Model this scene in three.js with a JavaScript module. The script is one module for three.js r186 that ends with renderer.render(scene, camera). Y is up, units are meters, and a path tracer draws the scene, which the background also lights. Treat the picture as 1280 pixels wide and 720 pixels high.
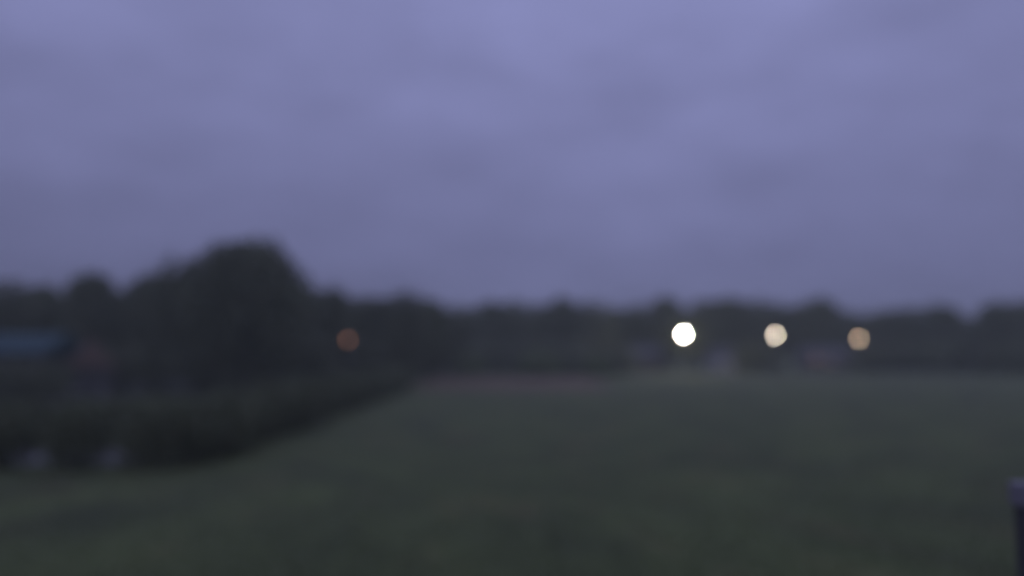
import * as THREE from 'three';
import { mergeGeometries } from 'three/addons/utils/BufferGeometryUtils.js';
import { RoundedBoxGeometry } from 'three/addons/geometries/RoundedBoxGeometry.js';
import { ImprovedNoise } from 'three/addons/math/ImprovedNoise.js';

// ------------------------------------------------------------------ helpers for chance and noise
function rng(seed) {
  let a = seed >>> 0;
  return () => { a = (a + 0x6D2B79F5) | 0; let t = Math.imul(a ^ (a >>> 15), 1 | a); t = (t + Math.imul(t ^ (t >>> 7), 61 | t)) ^ t; return ((t ^ (t >>> 14)) >>> 0) / 4294967296; };
}
const noise = new ImprovedNoise();
function fbm(x, y, z, oct = 4) { let s = 0, a = 0.5, f = 1; for (let i = 0; i < oct; i++) { s += a * noise.noise(x * f + 7.3 * i, y * f + 3.1 * i, z * f + 1.7 * i); f *= 2.03; a *= 0.5; } return s; }

// ------------------------------------------------------------------ camera
const scene = new THREE.Scene();
const EYE = 7.0, FOV = 40, PITCH = Math.atan(77 / 989.1);     // a camera on a low roof, tipped up a little; focused far too near
const camera = new THREE.PerspectiveCamera(FOV, 16 / 9, 0.1, 3000);
camera.position.set(0, EYE, 0);
camera.rotation.set(PITCH, 0, 0);
camera.focus = 1.3;
camera.userData.fStop = 0.725;
camera.updateMatrixWorld();

// ------------------------------------------------------------------ sky: thick dusk overcast
function skyColor(az, el) {                                    // az 0 = straight ahead, to the right positive; el in degrees
  const t = (1 + 2 * Math.sin(el * Math.PI / 180)) / 3;           // brightness of an overcast sky by height
  const x = Math.cos(el * Math.PI / 180) * Math.sin(az), z = Math.cos(el * Math.PI / 180) * Math.cos(az), y = Math.sin(el * Math.PI / 180);
  const big = fbm(x * 2.6 + 5, y * 6.5 + 2, z * 2.6, 3), mid = fbm(x * 6 + 1.5, y * 15 + 4, z * 6 + 9, 4), fine = fbm(x * 17, y * 44, z * 17 + 3, 3);
  const c = 1 + 0.26 * big + 0.19 * mid + 0.06 * fine + 0.12 * Math.cos(3 * az - 0.35);
  const k = c * t * (0.86 + 0.23 * t);
  return [0.366 * k, 0.389 * k, 0.75 * k];
}
{
  const W = 1024, H = 512, data = new Float32Array(W * H * 4);
  for (let j = 0; j < H; j++) for (let i = 0; i < W; i++) {
    const el = ((j + 0.5) / H - 0.5) * 180, lon = ((i + 0.5) / W - 0.5) * 2 * Math.PI;   // lon = atan2(z, x)
    const az = lon + Math.PI / 2, c = skyColor(az, Math.max(el, 0)), k = (j * W + i) * 4;
    data[k] = c[0]; data[k + 1] = c[1]; data[k + 2] = c[2]; data[k + 3] = 1;
  }
  const t = new THREE.DataTexture(data, W, H, THREE.RGBAFormat, THREE.FloatType);
  t.mapping = THREE.EquirectangularReflectionMapping; t.magFilter = THREE.LinearFilter; t.minFilter = THREE.LinearFilter; t.needsUpdate = true;
  scene.background = t; scene.environment = t;
}
// what is left of the sun behind the overcast, high and very soft
const sun = new THREE.DirectionalLight(0xdfe2ff, 0.05);
sun.position.set(60, 160, 40); sun.target.position.set(0, 0, -100);
sun.shadow.radius = 40; sun.castShadow = true; sun.shadow.mapSize.set(2048, 2048);
Object.assign(sun.shadow.camera, { left: -220, right: 220, top: 220, bottom: -220, near: 1, far: 700 });
scene.add(sun, sun.target);

const renderer = new THREE.WebGLRenderer({ antialias: true });
renderer.toneMapping = THREE.LinearToneMapping;
renderer.toneMappingExposure = 1.0;
renderer.shadowMap.enabled = true;
scene.fog = new THREE.FogExp2(0xf4fce2, 0.00082);              // damp evening air

// ------------------------------------------------------------------ from the photograph's pixels (1280 x 720) to places
const ray = (px, py) => new THREE.Vector3((px / 640 - 1), 1 - py / 360, 0.5).unproject(camera).sub(camera.position);
function at(px, py, depth) { const r = ray(px, py); return r.multiplyScalar(depth / -r.z).add(camera.position); }
const xAt = (px, depth) => at(px, 437, depth).x;
const yAt = (py, depth) => at(640, py, depth).y;

// ------------------------------------------------------------------ naming
const used = new Map();
function numbered(name) { const n = used.get(name) ?? 0; used.set(name, n + 1); return n ? name + '_' + String(n).padStart(3, '0') : name; }
function finish(o) { o.traverse((m) => { if (m.isMesh) { m.castShadow = true; m.receiveShadow = true; } }); return o; }
function thing(name, label, category, pos = [0, 0, 0], turn = 0, group) {
  const o = new THREE.Group(); o.name = numbered(name); o.position.set(...pos); o.rotation.y = turn;
  o.userData = { label, category }; if (group) o.userData.group = group;
  scene.add(o); return o;
}
function part(name, geometry, material, parent) { const m = new THREE.Mesh(geometry, material); m.name = name; m.castShadow = m.receiveShadow = true; parent.add(m); return m; }
function structure(name, geometry, material, label, category) { const m = part(numbered(name), geometry, material, scene); m.userData = { kind: 'structure', label, category }; return m; }
const box = (w, h, d, x = 0, y = 0, z = 0) => new THREE.BoxGeometry(w, h, d).translate(x, y, z);
const rbox = (w, h, d, x = 0, y = 0, z = 0, r = 0.01) => new RoundedBoxGeometry(w, h, d, 2, r).translate(x, y, z);

// ------------------------------------------------------------------ materials
const lin = (r, g, b) => new THREE.Color().setRGB(r, g, b);
function canvasNoise(size, fn, repeat) {
  const data = new Uint8Array(size * size * 4), c = new THREE.Color();
  for (let j = 0; j < size; j++) for (let i = 0; i < size; i++) {
    const [r, g, b] = fn(i / size, j / size); c.setRGB(r, g, b).convertLinearToSRGB(); const k = (j * size + i) * 4;
    data[k] = Math.min(255, Math.max(0, c.r * 255)); data[k + 1] = Math.min(255, Math.max(0, c.g * 255)); data[k + 2] = Math.min(255, Math.max(0, c.b * 255)); data[k + 3] = 255;
  }
  const t = new THREE.DataTexture(data, size, size); t.colorSpace = THREE.SRGBColorSpace; t.magFilter = THREE.LinearFilter; t.minFilter = THREE.LinearMipmapLinearFilter; t.generateMipmaps = true;
  t.wrapS = t.wrapT = THREE.RepeatWrapping; t.repeat.set(repeat, repeat); t.needsUpdate = true; return t;
}
function torus(u, v, f, z, oct = 4) {                           // noise that joins up at the edges of a tile
  const a = u * 2 * Math.PI, b = v * 2 * Math.PI; return fbm(Math.cos(a) * f + 11 + Math.cos(b) * f * 0.61, Math.sin(a) * f + Math.sin(b) * f * 0.37 + z, Math.sin(b) * f + Math.cos(b) * f * 0.4, oct);
}
const rg = rng(5);
const grassMap = canvasNoise(1024, (u, v) => {
  const p = torus(u, v, 2.6, 0.3, 5), q = torus(u, v, 13, 4.2, 3), s = rg() - 0.5, d = Math.max(0, torus(u, v, 5, 9.1, 3) - 0.12);
  const k = 1 + 0.85 * p + 0.45 * q + 0.28 * s;
  return [0.068 * k + 0.12 * d, 0.087 * k + 0.045 * d, 0.022 * k + 0.03 * d];
}, 1 / 90);
const clayMap = canvasNoise(512, (u, v) => { const k = 1 + 0.5 * torus(u, v, 4, 1, 5) + 0.22 * (rg() - 0.5); return [0.134 * k, 0.084 * k, 0.048 * k]; }, 1 / 20);
const roadMap = canvasNoise(512, (u, v) => { const k = 1 + 0.4 * torus(u, v, 4, 3, 5) + 0.3 * (rg() - 0.5); return [0.085 * k, 0.086 * k, 0.09 * k]; }, 1 / 14);
const paveMap = canvasNoise(512, (u, v) => { const k = 1 + 0.35 * torus(u, v, 5, 6, 5) + 0.2 * (rg() - 0.5); return [0.16 * k, 0.157 * k, 0.15 * k]; }, 1 / 9);
const brickMap = canvasNoise(256, (u, v) => { const k = 1 + 0.5 * torus(u, v, 6, 2, 4) + 0.3 * (rg() - 0.5); return [0.12 * k, 0.1 * k, 0.086 * k]; }, 1 / 3);
const std = (o) => new THREE.MeshStandardMaterial({ roughness: 0.9, metalness: 0, ...o });
const M = {
  grass: std({ map: grassMap, roughness: 1 }), clay: std({ map: clayMap, roughness: 1 }), road: std({ map: roadMap, roughness: 0.75 }), pave: std({ map: paveMap }),
  kerb: std({ color: lin(0.3, 0.3, 0.29) }), line: std({ color: lin(0.6, 0.6, 0.58) }),
  bark: std({ color: lin(0.075, 0.06, 0.046), roughness: 1 }),
  leaf: std({ vertexColors: true, roughness: 0.95, side: THREE.DoubleSide }),
  brick: std({ map: brickMap }), render: std({ color: lin(0.36, 0.35, 0.36) }), brown: std({ color: lin(0.075, 0.068, 0.065) }),
  tile: std({ color: lin(0.17, 0.11, 0.08) }), slate: std({ color: lin(0.085, 0.085, 0.095) }),
  teal: new THREE.MeshStandardMaterial({ color: lin(0.018, 0.056, 0.062), roughness: 0.75, metalness: 0.1 }),
  white: std({ color: lin(0.62, 0.62, 0.6), roughness: 0.6 }), dark: std({ color: lin(0.03, 0.03, 0.033), roughness: 0.55 }),
  glass: new THREE.MeshStandardMaterial({ color: lin(0.025, 0.028, 0.032), roughness: 0.08, metalness: 0 }),
  steel: new THREE.MeshStandardMaterial({ color: lin(0.33, 0.34, 0.35), roughness: 0.45, metalness: 0.6 }),
  blackSteel: new THREE.MeshStandardMaterial({ color: lin(0.055, 0.053, 0.05), roughness: 0.7, metalness: 0 }),
  cap: new THREE.MeshStandardMaterial({ color: lin(0.2, 0.19, 0.195), roughness: 0.5, metalness: 0.1 }),
  roofFelt: std({ color: lin(0.09, 0.09, 0.095) }),
};

// ------------------------------------------------------------------ ground, clay strip, road, path
function uvFromXZ(g) { const p = g.attributes.position, uv = new Float32Array(p.count * 2); for (let i = 0; i < p.count; i++) { uv[2 * i] = p.getX(i); uv[2 * i + 1] = p.getZ(i); } g.setAttribute('uv', new THREE.BufferAttribute(uv, 2)); return g; }
function sheet(x0, x1, z0, z1, y, wobble = 0, step = 4, seed = 1) {      // a flat sheet whose rim is a little uneven
  const sh = new THREE.Shape(), pts = [], w = (a, b) => wobble * 2 * fbm(a * 0.21 + seed * 5.1, b * 0.21, seed, 3);
  const run = (ax, az, bx, bz) => { const n = Math.max(1, Math.round(Math.hypot(bx - ax, bz - az) / step)); for (let i = 0; i < n; i++) { const x = ax + (bx - ax) * i / n, z = az + (bz - az) * i / n; pts.push(new THREE.Vector2(x + w(x, z), -(z + w(z, x + 40)))); } };
  run(x0, z1, x1, z1); run(x1, z1, x1, z0); run(x1, z0, x0, z0); run(x0, z0, x0, z1); sh.setFromPoints(pts);
  return uvFromXZ(new THREE.ShapeGeometry(sh).rotateX(-Math.PI / 2).translate(0, y, 0));
}
{
  const g = new THREE.PlaneGeometry(1300, 1300, 130, 130).rotateX(-Math.PI / 2).translate(0, 0, -300), p = g.attributes.position;
  for (let i = 0; i < p.count; i++) { const x = p.getX(i), z = p.getZ(i), d = Math.max(0, Math.hypot(x, z + 120) - 210); p.setY(i, Math.min(1, d / 90) * (1.2 + 1.6 * fbm(x * 0.012, z * 0.012, 2, 3))); }
  g.computeVertexNormals();
  structure('ground', uvFromXZ(g), M.grass, 'wide mown green sports field in front of the dark trees', 'grass field');
}
structure('clay_strip', sheet(xAt(526, 165), xAt(752, 165), -194, -141, 0.006, 1.3, 2, 3), M.clay, 'reddish brown bare earth strip across the far end of the field', 'earth strip');
structure('road', sheet(-72, -60, -190, -84, 0.006, 0, 20), M.road, 'grey tarmac road running away behind the dark hedge', 'road');
for (const x of [-72.15, -59.85]) structure('kerb', box(0.3, 0.14, 106, x, 0.06, -137), M.kerb, 'pale concrete kerb along the tarmac road', 'kerb');
structure('footpath', sheet(-44, -21.5, -55.5, -49.6, 0.006, 0.1, 3), M.pave, 'pale paved footpath behind the gaps at the foot of the hedge', 'path');
structure('street', sheet(18, 150, -236, -228, 0.006, 0, 20), M.road, 'tarmac street under the street lamps beyond the field', 'road');
structure('kerb', box(132, 0.14, 0.3, 84, 0.06, -227.85), M.kerb, 'pale concrete kerb between the field and the lamp lit street', 'kerb');

// ------------------------------------------------------------------ foliage
const LEAF = [[0.108, 0.128, 0.062], [0.1, 0.12, 0.05], [0.120, 0.138, 0.078], [0.15, 0.19, 0.075]];
function crownGeometry(seed, lobes, n, leafSize, tone, fill = 0.25) {          // leaf sprays through the lobes of a unit-sized crown
  const r = rng(seed), pos = [], nor = [], col = [], idx = [], total = lobes.reduce((s, l) => s + l[3] * l[3], 0), v = new THREE.Vector3(), a = new THREE.Vector3(), b = new THREE.Vector3(), q = new THREE.Vector3();
  for (const [lx, ly, lz, lr] of lobes) {
    const count = Math.round(n * lr * lr / total), tint = 0.85 + 0.3 * r(), ls = seed * 3.7 + lx;
    for (let i = 0; i < count; i++) {
      v.set(r() * 2 - 1, r() * 2 - 1, r() * 2 - 1); if (v.lengthSq() > 1 || v.lengthSq() < 0.001) { i--; continue; }
      v.normalize(); const bump = 1 + 0.42 * fbm(v.x * 1.9 + ls, v.y * 1.9, v.z * 1.9, 3) * 2 * 0.5;
      const rad = lr * bump * (r() < fill ? 0.35 + 0.55 * r() : 0.86 + 0.2 * r());
      q.set(lx, ly, lz).addScaledVector(v, rad);
      a.set(r() - 0.5, r() - 0.5, r() - 0.5).addScaledVector(v, 0.2).normalize(); b.set(r() - 0.5, r() - 0.5, r() - 0.5).cross(a).normalize();
      const s = leafSize * (0.6 + 0.8 * r()), w = s * (0.45 + 0.3 * r()), k = tint * (0.75 + 0.5 * r()), base = pos.length / 3, c = [tone[0] * k * (0.9 + 0.3 * r()), tone[1] * k, tone[2] * k];
      for (const [sa, sb, up] of [[-1, 0, 0], [0, -1, 0.12], [1, 0, 0], [0, 1, 0.12]]) {
        pos.push(q.x + a.x * s * sa + b.x * w * sb, q.y + a.y * s * sa + b.y * w * sb + up * s, q.z + a.z * s * sa + b.z * w * sb); col.push(...c);
      }
      idx.push(base, base + 1, base + 2, base, base + 2, base + 3);
    }
  }
  const g = new THREE.BufferGeometry();
  g.setAttribute('position', new THREE.Float32BufferAttribute(pos, 3)); g.setAttribute('color', new THREE.Float32BufferAttribute(col, 3)); g.setIndex(idx); g.computeVertexNormals(); return g;
}
function limb(p, q, r0, r1, seg = 6) {
  const d = new THREE.Vector3().subVectors(q, p), L = d.length(), g = new THREE.CylinderGeometry(r1, r0, L, seg, 1).translate(0, L / 2, 0);
  return g.applyQuaternion(new THREE.Quaternion().setFromUnitVectors(new THREE.Vector3(0, 1, 0), d.normalize())).translate(p.x, p.y, p.z);
}
// shapes of crown, in a box 1 wide and 1 high above the ground: [x, y, z, radius]
function lobesOf(kind, seed) {
  const r = rng(seed * 97 + 3), L = [];
  const [n, cy, rx, ry, lr, low, rough] = { dome: [28, 0.56, 0.31, 0.25, 0.175, -0.75, 0.05], tall: [20, 0.52, 0.25, 0.30, 0.18, -0.85, 0.10], broad: [20, 0.54, 0.31, 0.25, 0.18, -0.8, 0.14], bush: [17, 0.44, 0.29, 0.30, 0.22, -0.7, 0.06] }[kind];
  for (let i = 0; i < n; i++) { const y = 0.97 - (0.97 - low) * i / (n - 1), q = Math.sqrt(Math.max(0, 1 - Math.abs(y) ** 3.4)), a = i * 2.4 + seed, k = 1 + rough * 2 * (r() - 0.5); L.push([Math.cos(a) * q * rx * k, cy + y * ry * k, Math.sin(a) * q * rx * k, lr * (0.85 + 0.3 * r())]); }
  L.push([0, cy, 0, 0.3]);
  if (kind === 'dome') { L.push([0, cy + ry, 0, lr]); for (let i = 0; i < 6; i++) { const a = i * 1.047 + seed; L.push([Math.cos(a) * 0.19, cy + 0.84 * ry, Math.sin(a) * 0.19, lr]); } }
  return L;
}
function trunkGeometry(kind, seed) {                              // stem and boughs of the same unit-sized tree
  const r = rng(seed * 31 + 8), V = (x, y, z) => new THREE.Vector3(x, y, z), G = [];
  if (kind === 'bush') { for (let i = 0; i < 6; i++) { const a = i * 1.05 + r(); G.push(limb(V(Math.cos(a) * 0.03, -0.02, Math.sin(a) * 0.03), V(Math.cos(a) * 0.2, 0.45 + 0.2 * r(), Math.sin(a) * 0.2), 0.022, 0.008, 5)); } return mergeGeometries(G); }
  const bend = 0.03 * (r() - 0.5), top = V(bend, 0.34, bend), tip = V(-bend, 0.78, bend * 2);
  G.push(limb(V(0, -0.02, 0), V(0, 0.05, 0), 0.036, 0.026, 9), limb(V(0, 0.04, 0), top, 0.027, 0.02, 9), limb(top, tip, 0.02, 0.005, 7));
  for (let i = 0; i < 9; i++) { const a = i * 2.4 + r(), t = r() * 0.8, p = t < 0.3 ? V(bend, 0.28 + t * 0.2, bend) : top.clone().lerp(tip, t - 0.25), q = V(Math.cos(a) * 0.34 * (1 - 0.4 * t), p.y + 0.12 + 0.14 * r(), Math.sin(a) * 0.34 * (1 - 0.4 * t)), m = p.clone().lerp(q, 0.55).add(V(0, -0.025, 0)); G.push(limb(p, m, 0.011, 0.007, 5), limb(m, q, 0.007, 0.002, 5)); }
  return mergeGeometries(G);
}
const kinds = {};
function kindOf(kind, seed, n, leaf, tone) { const key = [kind, seed, tone].join(); return kinds[key] ??= { crown: crownGeometry(seed, lobesOf(kind, seed), n, leaf, LEAF[tone]), trunk: trunkGeometry(kind, seed) }; }
function tree(name, label, category, kind, seed, pos, w, h, turn, { n = 5200, leaf = 0.03, tone = 0, group } = {}) {
  const k = kindOf(kind, seed, n, leaf, tone), t = thing(name, label, category, pos, turn, group);
  for (const [nm, g, m] of [['trunk', k.trunk, M.bark], ['crown', k.crown, M.leaf]]) part(nm, g, m, t).scale.set(w, h, w);
  return t;
}
const chance = rng(41);
const groundAt = (x, z) => { const d = Math.max(0, Math.hypot(x, z + 120) - 210); return Math.min(1, d / 90) * (1.2 + 1.6 * fbm(x * 0.012, z * 0.012, 2, 3)) - 0.1; };
// [pixel column, pixel row of its top, metres away, width in pixels, kind, seed, tone]
function plant(name, label, category, [px, top, depth, wpx, kind, seed, tone = 0], group, more) {
  const x = xAt(px, depth), y = groundAt(x, -depth), h = (yAt(top, depth) - y) / 0.985, w = wpx * depth / 989 / 0.98;
  return tree(name, label, category, kind, seed, [x, y, -depth], w, h, chance() * 6.28, { tone, group, ...more });
}
plant('domed_tree', 'tallest tree, a broad dark dome standing high above its neighbours', 'tree', [305, 299, 122, 162, 'dome', 2, 2], undefined, { n: 12000, leaf: 0.021 });
plant('tree', 'dark tree leaning against the shoulder of the tallest domed tree', 'tree', [224, 315, 126, 74, 'broad', 3, 2], undefined, { n: 5500, leaf: 0.024 });
plant('tree', 'round topped dark tree standing above the teal roofed building', 'tree', [112, 340, 140, 74, 'dome', 4, 2]);
const LEFT = 'leafy trees around the teal roofed building';
for (const a of [[-96, 352, 140, 80, 'dome', 4, 2], [-42, 350, 144, 80, 'broad', 7, 2], [8, 350, 138, 92, 'broad', 5, 2], [48, 350, 150, 60, 'tall', 6, 0], [76, 358, 152, 60, 'broad', 7, 2], [160, 356, 146, 74, 'broad', 5, 0], [190, 340, 134, 66, 'dome', 4, 2], [262, 330, 140, 90, 'broad', 7, 0], [352, 334, 128, 64, 'broad', 3, 2], [372, 350, 138, 70, 'tall', 6, 2]])
  plant('tree', 'dark leafy tree crowded behind the tarmac road beside the tallest domed tree', 'tree', a, LEFT);
for (const a of [[412, 358, 150, 62, 'dome', 4, 2], [446, 370, 172, 60, 'broad', 5, 0], [472, 366, 158, 52, 'tall', 6, 2], [503, 360, 156, 66, 'broad', 7, 2], [536, 373, 178, 56, 'dome', 4, 0], [562, 377, 196, 50, 'broad', 3, 2]])
  plant('tree', 'dark leafy tree between the tallest domed tree and the bare earth strip', 'tree', a, 'leafy trees past the end of the hedge');
for (const a of [[588, 382, 252, 52, 'broad', 5, 0], [614, 376, 246, 56, 'dome', 4, 2], [646, 373, 244, 60, 'broad', 7, 2], [680, 377, 256, 50, 'tall', 6, 0], [704, 372, 248, 56, 'dome', 2, 2], [740, 372, 244, 60, 'broad', 3, 2], [768, 382, 262, 46, 'tall', 6, 0]])
  plant('tree', 'dark leafy tree in the row behind the bare earth strip', 'tree', a, 'leafy trees behind the bare earth strip');
for (const a of [[798, 380, 268, 52, 'broad', 5, 0], [832, 370, 262, 50, 'dome', 4, 2], [858, 384, 276, 46, 'broad', 7, 0], [886, 371, 264, 54, 'tall', 6, 2], [914, 371, 268, 58, 'dome', 2, 2], [944, 370, 266, 54, 'broad', 3, 2], [974, 378, 272, 50, 'broad', 5, 0], [1000, 377, 268, 46, 'tall', 6, 2], [1026, 372, 264, 58, 'dome', 4, 2], [1056, 386, 278, 50, 'broad', 7, 0]])
  plant('tree', 'dark leafy tree rising behind the houses on the lamp lit street', 'tree', a, 'leafy trees behind the houses');
for (const a of [[1086, 386, 262, 56, 'broad', 3, 2], [1116, 387, 266, 54, 'dome', 4, 0], [1146, 383, 258, 56, 'broad', 5, 2], [1180, 381, 256, 58, 'dome', 2, 2], [1212, 395, 264, 52, 'broad', 7, 0], [1248, 377, 236, 56, 'dome', 4, 2], [1284, 372, 228, 56, 'tall', 6, 2], [1310, 382, 240, 60, 'broad', 3, 2], [1350, 378, 232, 62, 'dome', 2, 2], [1394, 384, 236, 60, 'broad', 5, 0], [1438, 378, 230, 64, 'dome', 4, 2]])
  plant('tree', 'dark leafy tree on the field edge past the dimmest street lamp', 'tree', a, 'leafy trees past the street lamps');

plant('tree', 'leafy tree right behind the dazzling street lamp, its leaves lit', 'tree', [856, 390, 240, 56, 'broad', 5, 0]);

// low growth between field and trees
for (const [px, top, d, w] of [[586, 440, 206, 40], [676, 438, 208, 56], [746, 442, 207, 42]])
  plant('shrub', 'paler green rounded shrub behind the bare earth strip', 'shrub', [px, top, d, w, 'bush', 21, 3], 'pale shrubs behind the bare earth strip', { n: 1500, leaf: 0.05 });
for (const [px, top, d, w] of [[540, 424, 200, 60], [566, 430, 226, 56], [612, 424, 228, 60], [640, 428, 226, 56], [668, 422, 230, 60], [706, 426, 226, 60], [730, 424, 232, 56], [772, 432, 226, 50], [512, 428, 178, 60]])
  plant('shrub', 'dark bushy shrub under the trees behind the bare earth strip', 'shrub', [px, top, d, w, 'bush', 22, 2], 'dark shrubs behind the bare earth strip', { n: 1500, leaf: 0.05 });
for (const [px, top, d, w] of [[938, 428, 240, 44], [962, 438, 242, 40], [1098, 430, 242, 56], [1128, 424, 246, 60], [1160, 428, 240, 60], [1192, 422, 242, 60], [1226, 426, 240, 62], [1262, 424, 222, 60], [1294, 424, 220, 60], [1078, 440, 244, 40]])
  plant('shrub', 'dark bushy shrub behind the kerb of the lamp lit street', 'shrub', [px, top, d, w, 'bush', 22, 0], 'dark shrubs along the lamp lit street', { n: 1500, leaf: 0.05 });
for (const [px, top, d, w] of [[150, 420, 128, 76], [196, 414, 126, 80], [246, 418, 122, 76], [290, 410, 124, 84], [338, 414, 126, 80], [384, 412, 134, 76], [470, 414, 152, 66], [428, 436, 152, 70]])
  plant('shrub', 'dark undergrowth shrub among the trunks between the tarmac road and tallest tree', 'shrub', [px, top, d, w, 'bush', 23, 2], 'dark shrubs below the tallest tree', { n: 1800, leaf: 0.045 });

for (const [px, top, d, w] of [[-20, 447, 102, 56], [22, 443, 100, 62], [64, 446, 101, 56]])
  plant('shrub', 'dark shrub against the front wall of the teal roofed hall', 'shrub', [px, top, d, w, 'bush', 23, 2], 'dark shrubs in front of the hall', { n: 1800, leaf: 0.045 });

// the hedge of tall bushes along two sides of the field
const HEDGE = 'tall bushes of the dark hedge beside the field';
function hedgeBush(x, z, w, h, label, group, seed) { return tree('hedge_bush', label, 'bush', 'bush', seed, [x, -0.08, z], w, h, chance() * 6.28, { n: 3400, leaf: 0.036, tone: 0, group }); }
{
  const d0 = 47.5, spots = [[-80, 4.6, 4.2], [8, 3.9, 4.1], [101, 3.9, 4.0], [192, 3.9, 4.1]];
  for (const [px, w, h] of spots) hedgeBush(xAt(px, d0), -d0, w, h, 'dark tall bush of the hedge in front of the paved footpath', 'hedge bushes in front of the footpath', 30 + (px & 1));
  for (let i = 0; i < 8; i++) hedgeBush(-47 + i * 3.6 + 0.5 * chance(), -59.5, 4.8, 3.5 + 0.3 * chance(), 'dark bush in the second hedge row behind the paved footpath', 'hedge bushes behind the footpath', 30 + i % 3);
  for (let i = 0; i < 29; i++) {
    const t = i / 28, z = -49.6 - 92 * t, x = -20.1 + 0.2 * t + 0.8 * (chance() - 0.5), w = 4.6 + 0.8 * chance(), h = 4.0 + 0.7 * chance();
    hedgeBush(x, z, w, h, 'dark tall bush in the hedge line between field and tarmac road', HEDGE, 30 + i % 3);
  }
}

// ------------------------------------------------------------------ houses
function gable(w, h, d, over = 0.5) { const s = new THREE.Shape([new THREE.Vector2(-w / 2 - over, -0.12), new THREE.Vector2(w / 2 + over, -0.12), new THREE.Vector2(0, h)]); return new THREE.ExtrudeGeometry(s, { depth: d + 2 * over, bevelEnabled: false }).translate(0, 0, -d / 2 - over); }
function wallBox(w, h, d, holes) {                               // four walls with thickness; holes [x, y, w, h] go through the front
  const s = new THREE.Shape([new THREE.Vector2(-w / 2, -0.3), new THREE.Vector2(w / 2, -0.3), new THREE.Vector2(w / 2, h), new THREE.Vector2(-w / 2, h)]);
  for (const [x, y, a, b] of holes) s.holes.push(new THREE.Path([new THREE.Vector2(x - a / 2, y), new THREE.Vector2(x - a / 2, y + b), new THREE.Vector2(x + a / 2, y + b), new THREE.Vector2(x + a / 2, y)]));
  const front = new THREE.ExtrudeGeometry(s, { depth: 0.3, bevelEnabled: false }).translate(0, 0, d / 2 - 0.3);
  const rest = [box(w, h + 0.3, 0.3, 0, h / 2 - 0.15, -d / 2 + 0.15), box(0.3, h + 0.3, d - 0.6, -w / 2 + 0.15, h / 2 - 0.15, 0), box(0.3, h + 0.3, d - 0.6, w / 2 - 0.15, h / 2 - 0.15, 0)].map((g) => g.toNonIndexed());
  return mergeGeometries([front, ...rest]);
}
function house(name, label, pos, turn, [w, h, d], roofH, wallM, roofM, wins, doors, { ridge = 'x', chimney } = {}) {
  const t = thing(name, label, 'house', pos, turn);
  part('wall', wallBox(w, h, d, [...wins, ...doors]), wallM, t);
  const rg_ = ridge === 'x' ? gable(d, roofH, w).rotateY(Math.PI / 2) : gable(w, roofH, d), roof = part('roof', rg_, roofM, t); roof.position.y = h + 0.12;
  if (chimney) part('chimney', mergeGeometries([box(0.7, 2.2, 0.7, 0, 0, 0), box(0.86, 0.14, 0.86, 0, 1.1, 0)]), wallM, roof).position.set(chimney, roofH - 0.2, 0.4);
  for (const [x, y, a, b] of wins) {
    const win = part('window', box(a - 0.02, b - 0.02, 0.02), M.glass, t); win.position.set(x, y + b / 2, d / 2 - 0.16);
    part('frame', mergeGeometries([box(a, 0.07, 0.08, 0, b / 2 - 0.036, 0.03), box(a, 0.07, 0.08, 0, -b / 2 + 0.036, 0.03), box(0.07, b - 0.15, 0.078, -a / 2 + 0.036, 0, 0.03), box(0.07, b - 0.15, 0.078, a / 2 - 0.036, 0, 0.03), box(0.05, b - 0.15, 0.06, 0, 0, 0.03)]), M.white, win);
    part('sill', box(a + 0.2, 0.07, 0.2, 0, -b / 2 - 0.036, 0.24), M.white, win);
  }
  for (const [x, y, a, b] of doors) { const dr = part('door', box(a - 0.02, b - 0.02, 0.06), M.dark, t); dr.position.set(x, y + b / 2, d / 2 - 0.16); part('handle', new THREE.SphereGeometry(0.05, 8, 6).translate(a / 2 - 0.15, -0.05, 0.06), M.steel, dr); }
  return t;
}
function porchLamp(parent, x, y, z, hex, glow, cd) {              // a small globe lamp on a bracket, part of its house
  const l = part('porch_lamp', mergeGeometries([box(0.14, 0.26, 0.04, 0, 0, 0.02), box(0.05, 0.05, 0.3, 0, 0.08, 0.17)]), M.dark, parent); l.position.set(x, y, z);
  part('globe', new THREE.SphereGeometry(0.2, 14, 10).translate(0, -0.06, 0.42), std({ color: lin(0.5, 0.45, 0.4), emissive: new THREE.Color(hex), emissiveIntensity: glow }), l);
  const p = new THREE.PointLight(hex, cd, 0, 2); p.position.set(0, -0.06, 0.42); p.castShadow = true; p.name = 'porch_lamp_light'; l.add(p);
}
const W2 = (xs, y, a = 1.2, b = 1.3) => xs.map((x) => [x, y, a, b]);
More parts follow.
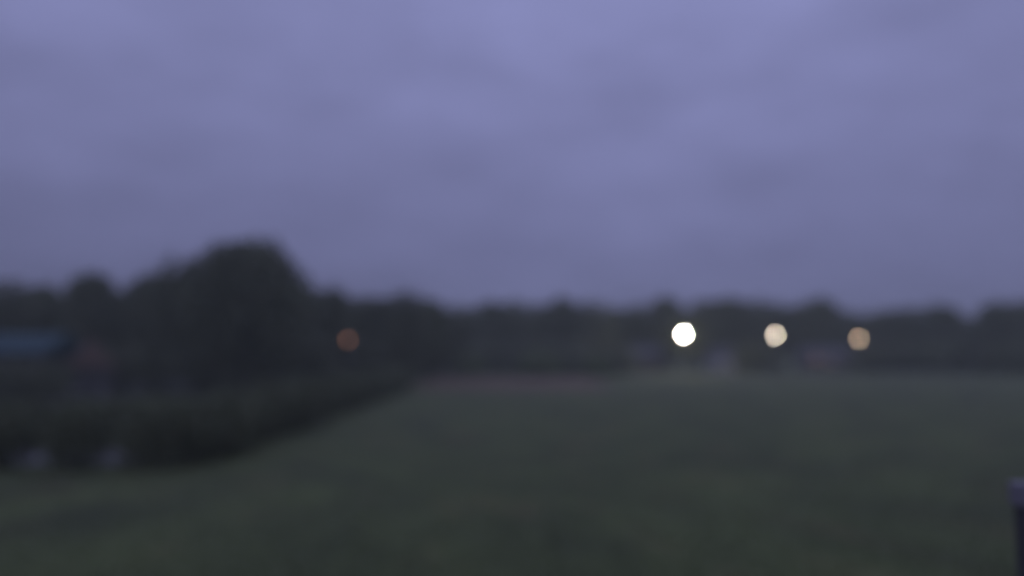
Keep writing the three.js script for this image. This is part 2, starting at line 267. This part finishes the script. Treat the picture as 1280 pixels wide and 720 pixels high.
// teal roofed hall at the left and the brown roofed house beside it
{
  const d = 112, t = thing('hall', 'long low hall under a teal metal roof beyond the hedge', 'building', [xAt(-20, d), -0.05, -d], 0.05);
  const w = 22, h = 6.6, dd = 12, wins = [-9, -6, -3, 0, 3, 6, 9].map((x) => [x, 2.4, 1.7, 1.6]);
  part('wall', wallBox(w, h, dd, wins), M.brown, t);
  const roof = part('roof', gable(dd, 2.6, w, 0.7).rotateY(Math.PI / 2), M.teal, t); roof.position.y = h + 0.12;
  const slope = Math.atan2(2.72, dd / 2 + 0.7), L = Math.hypot(2.72, dd / 2 + 0.7) - 0.05;
  for (let i = 0; i <= 22; i++) part('roof_seam', new THREE.BoxGeometry(0.05, 0.06, L).rotateX(slope).translate(-11.5 + i * 23 / 22, 1.26, (dd / 2 + 0.7) / 2), M.teal, roof);
  for (const [x, y, a, b] of wins) { const win = part('window', box(a - 0.02, b - 0.02, 0.02), M.glass, t); win.position.set(x, y + b / 2, dd / 2 - 0.16); part('frame', mergeGeometries([box(a, 0.07, 0.08, 0, b / 2 - 0.036, 0.03), box(a, 0.07, 0.08, 0, -b / 2 + 0.036, 0.03), box(0.07, b - 0.15, 0.078, -a / 2 + 0.036, 0, 0.03), box(0.07, b - 0.15, 0.078, a / 2 - 0.036, 0, 0.03)]), M.white, win); part('sill', box(a + 0.2, 0.07, 0.2, 0, -b / 2 - 0.036, 0.24), M.white, win); }
}
house('house', 'small house with a brown tiled roof beside the teal roofed hall', [xAt(112, 118), -0.05, -118], 0.55, [6.2, 4.6, 6], 3.8, M.brown, M.tile, W2([-1.6, 1.6], 1.2), [[0, 0, 0.9, 2.1]], { ridge: 'z' });
{
  house('house', 'brown brick house beside the brightest street lamp', [xAt(812, 250), groundAt(xAt(812, 250), -250), -250], 0, [12, 5.0, 8], 3.4, M.brick, M.slate, W2([-4, 3.6], 1.1, 1.8), [[0, 0, 1, 2.1]], { chimney: 3.5 });
  house('house', 'pale rendered house between the brightest and second street lamps', [xAt(901, 246), groundAt(xAt(901, 246), -246), -246], 0, [11.5, 4.6, 8], 2.8, M.render, M.slate, W2([-3.8, 3.8], 1.0, 1.8), [[0, 0, 1, 2.1]]);
  const h4 = house('house', 'brown brick house with a faint orange porch lamp between two street lamps', [xAt(1028, 250), groundAt(xAt(1028, 250), -250), -250], 0, [14, 4.8, 8], 3.0, M.brick, M.slate, W2([-5, 2.4, 5.2], 1.0, 1.5), [[-0.6, 0, 1, 2.1]], { chimney: -4 });
  porchLamp(h4, xAt(1018, 246) - xAt(1028, 250), 4.3, 4, 0xffc090, 2.6, 0.06);
  porchLamp(h4, xAt(1036, 246) - xAt(1028, 250), 3.2, 4, 0xe0c8a0, 2, 0.04);
}

// ------------------------------------------------------------------ street lamps beyond the field
function streetLamp(label, px, py, depth, hex, glow, cd, group = 'street lamps beyond the field') {
  const x = xAt(px, depth), H = yAt(py, depth), y0 = groundAt(x, -depth) + 0.05, t = thing('street_lamp', label, 'street lamp', [x, y0, -depth], 0, group);
  const h = H - y0 + 0.2, zp = -1.3;                                     // the pole stands behind its lamp; the arm reaches out over the street
  part('base', new THREE.CylinderGeometry(0.16, 0.19, 0.9, 12).translate(0, 0.35, zp), M.steel, t);
  part('pole', new THREE.CylinderGeometry(0.06, 0.11, h - 0.1, 12).translate(0, h / 2 + 0.1, zp), M.steel, t);
  const arm = new THREE.TubeGeometry(new THREE.QuadraticBezierCurve3(new THREE.Vector3(0, h, zp), new THREE.Vector3(0, h + 0.7, zp + 0.15), new THREE.Vector3(0, h + 0.5, -0.25)), 10, 0.045, 7);
  part('arm', arm, M.steel, t);
  const head = part('lamp_head', new THREE.LatheGeometry([[0.02, 0.36], [0.1, 0.34], [0.19, 0.22], [0.26, 0.1], [0.265, 0.06], [0.23, 0.06]].map((p) => new THREE.Vector2(...p)), 16).scale(1, 1, 1.3), M.steel, t); head.position.set(0, h + 0.12, 0);
  part('globe', new THREE.CapsuleGeometry(0.235, 0.4, 8, 20).translate(0, -0.3, 0), std({ color: lin(0.6, 0.6, 0.6), emissive: new THREE.Color(hex), emissiveIntensity: glow }), head);
  const p = new THREE.PointLight(hex, cd, 0, 2); p.position.set(0, -0.32, 0.33); p.name = 'street_lamp_light'; p.castShadow = true; head.add(p);
}
streetLamp('brightest street lamp, dazzling white, beside the brown brick house', 855, 418, 226, 0xfff6e6, 230, 330);
streetLamp('second street lamp, creamy white, dimmer than its dazzling neighbour', 970, 419, 236, 0xfff1dc, 47, 14);
streetLamp('dimmest street lamp, dull warm yellow, farthest from the dazzling one', 1074, 423, 242, 0xffdcb4, 19, 6);

streetLamp('faint orange street lamp among the trees behind the dark hedge', 435, 425, 142, 0xffb080, 1.15, 0.4, '');

// ------------------------------------------------------------------ the roof the camera stands on, and its corner post
{
  const b = thing('flat_roof_building', 'flat roofed building with a parapet on which the dark post stands', 'building', [0, 0, 0]);
  part('wall', box(24, 5.5, 14, 0, 2.65, 3.7), M.brick, b);
  part('roof', box(23.4, 0.12, 13.4, 0, 5.47, 3.7), M.roofFelt, b);
  part('parapet', mergeGeometries([box(24.1, 0.3, 0.42, 0, 5.552, -3.1), box(24.1, 0.3, 0.42, 0, 5.552, 10.5), box(0.42, 0.3, 13.17, -11.84, 5.552, 3.7), box(0.42, 0.3, 13.17, 11.84, 5.552, 3.7)]), M.kerb, b);
  const d = 3.0, w = 0.17, dz = 0.056, capH = 0.086, left = at(1259, 600, d + dz / 2).x, top = at(1258, 604, d - dz / 2).y;
  const p = thing('roof_post', 'dark upright post with a pale flat cap standing on the roof parapet', 'post', [left + w / 2, 5.7, -d]);
  const ph = top - 5.7 - capH;
  part('post', rbox(0.14, ph, 0.044, 0, ph / 2, 0, 0.006), M.blackSteel, p);
  part('cap', rbox(w, capH, dz, 0, ph + capH / 2, 0, 0.008), M.cap, p);
  part('base_plate', rbox(0.22, 0.02, 0.22, 0, 0.011, 0, 0.004), M.blackSteel, p);
}

// ------------------------------------------------------------------ grass blades on the near half of the field
{
  const r = rng(77), g = new THREE.BufferGeometry(), pos = [];
  for (let i = 0; i < 6; i++) { const a = i * 1.05 + r(), x = 0.05 * (r() - 0.5), z = 0.05 * (r() - 0.5), h = 0.05 + 0.04 * r(), l = 0.03 * (r() - 0.3); pos.push(x - 0.006 * Math.cos(a), 0, z - 0.006 * Math.sin(a), x + 0.006 * Math.cos(a), 0, z + 0.006 * Math.sin(a), x + l * Math.sin(a), h, z - l * Math.cos(a)); }
  g.setAttribute('position', new THREE.Float32BufferAttribute(pos, 3)); g.computeVertexNormals();
  const N = 100000, m = new THREE.InstancedMesh(g, std({ color: lin(1, 1, 1), side: THREE.DoubleSide, roughness: 1 }), N), o = new THREE.Object3D(), c = new THREE.Color();
  for (let i = 0; i < N; i++) {
    const z = -(17 + 120 * r() ** 2.6), x = (r() * 2 - 1) * (-z * 0.85 + 6); o.position.set(x, 0, z); o.rotation.set(0, r() * 6.28, 0); o.scale.setScalar(0.8 + 0.9 * r()); o.updateMatrix(); m.setMatrixAt(i, o.matrix);
    const k = 0.75 + 0.5 * r(); c.setRGB(0.088 * k, 0.106 * k, 0.031 * k); m.setColorAt(i, c);
  }
  m.name = 'grass'; m.userData = { kind: 'stuff', label: 'short green grass blades growing over the mown field', category: 'grass' }; m.castShadow = m.receiveShadow = true; scene.add(m);
}
renderer.render(scene, camera);
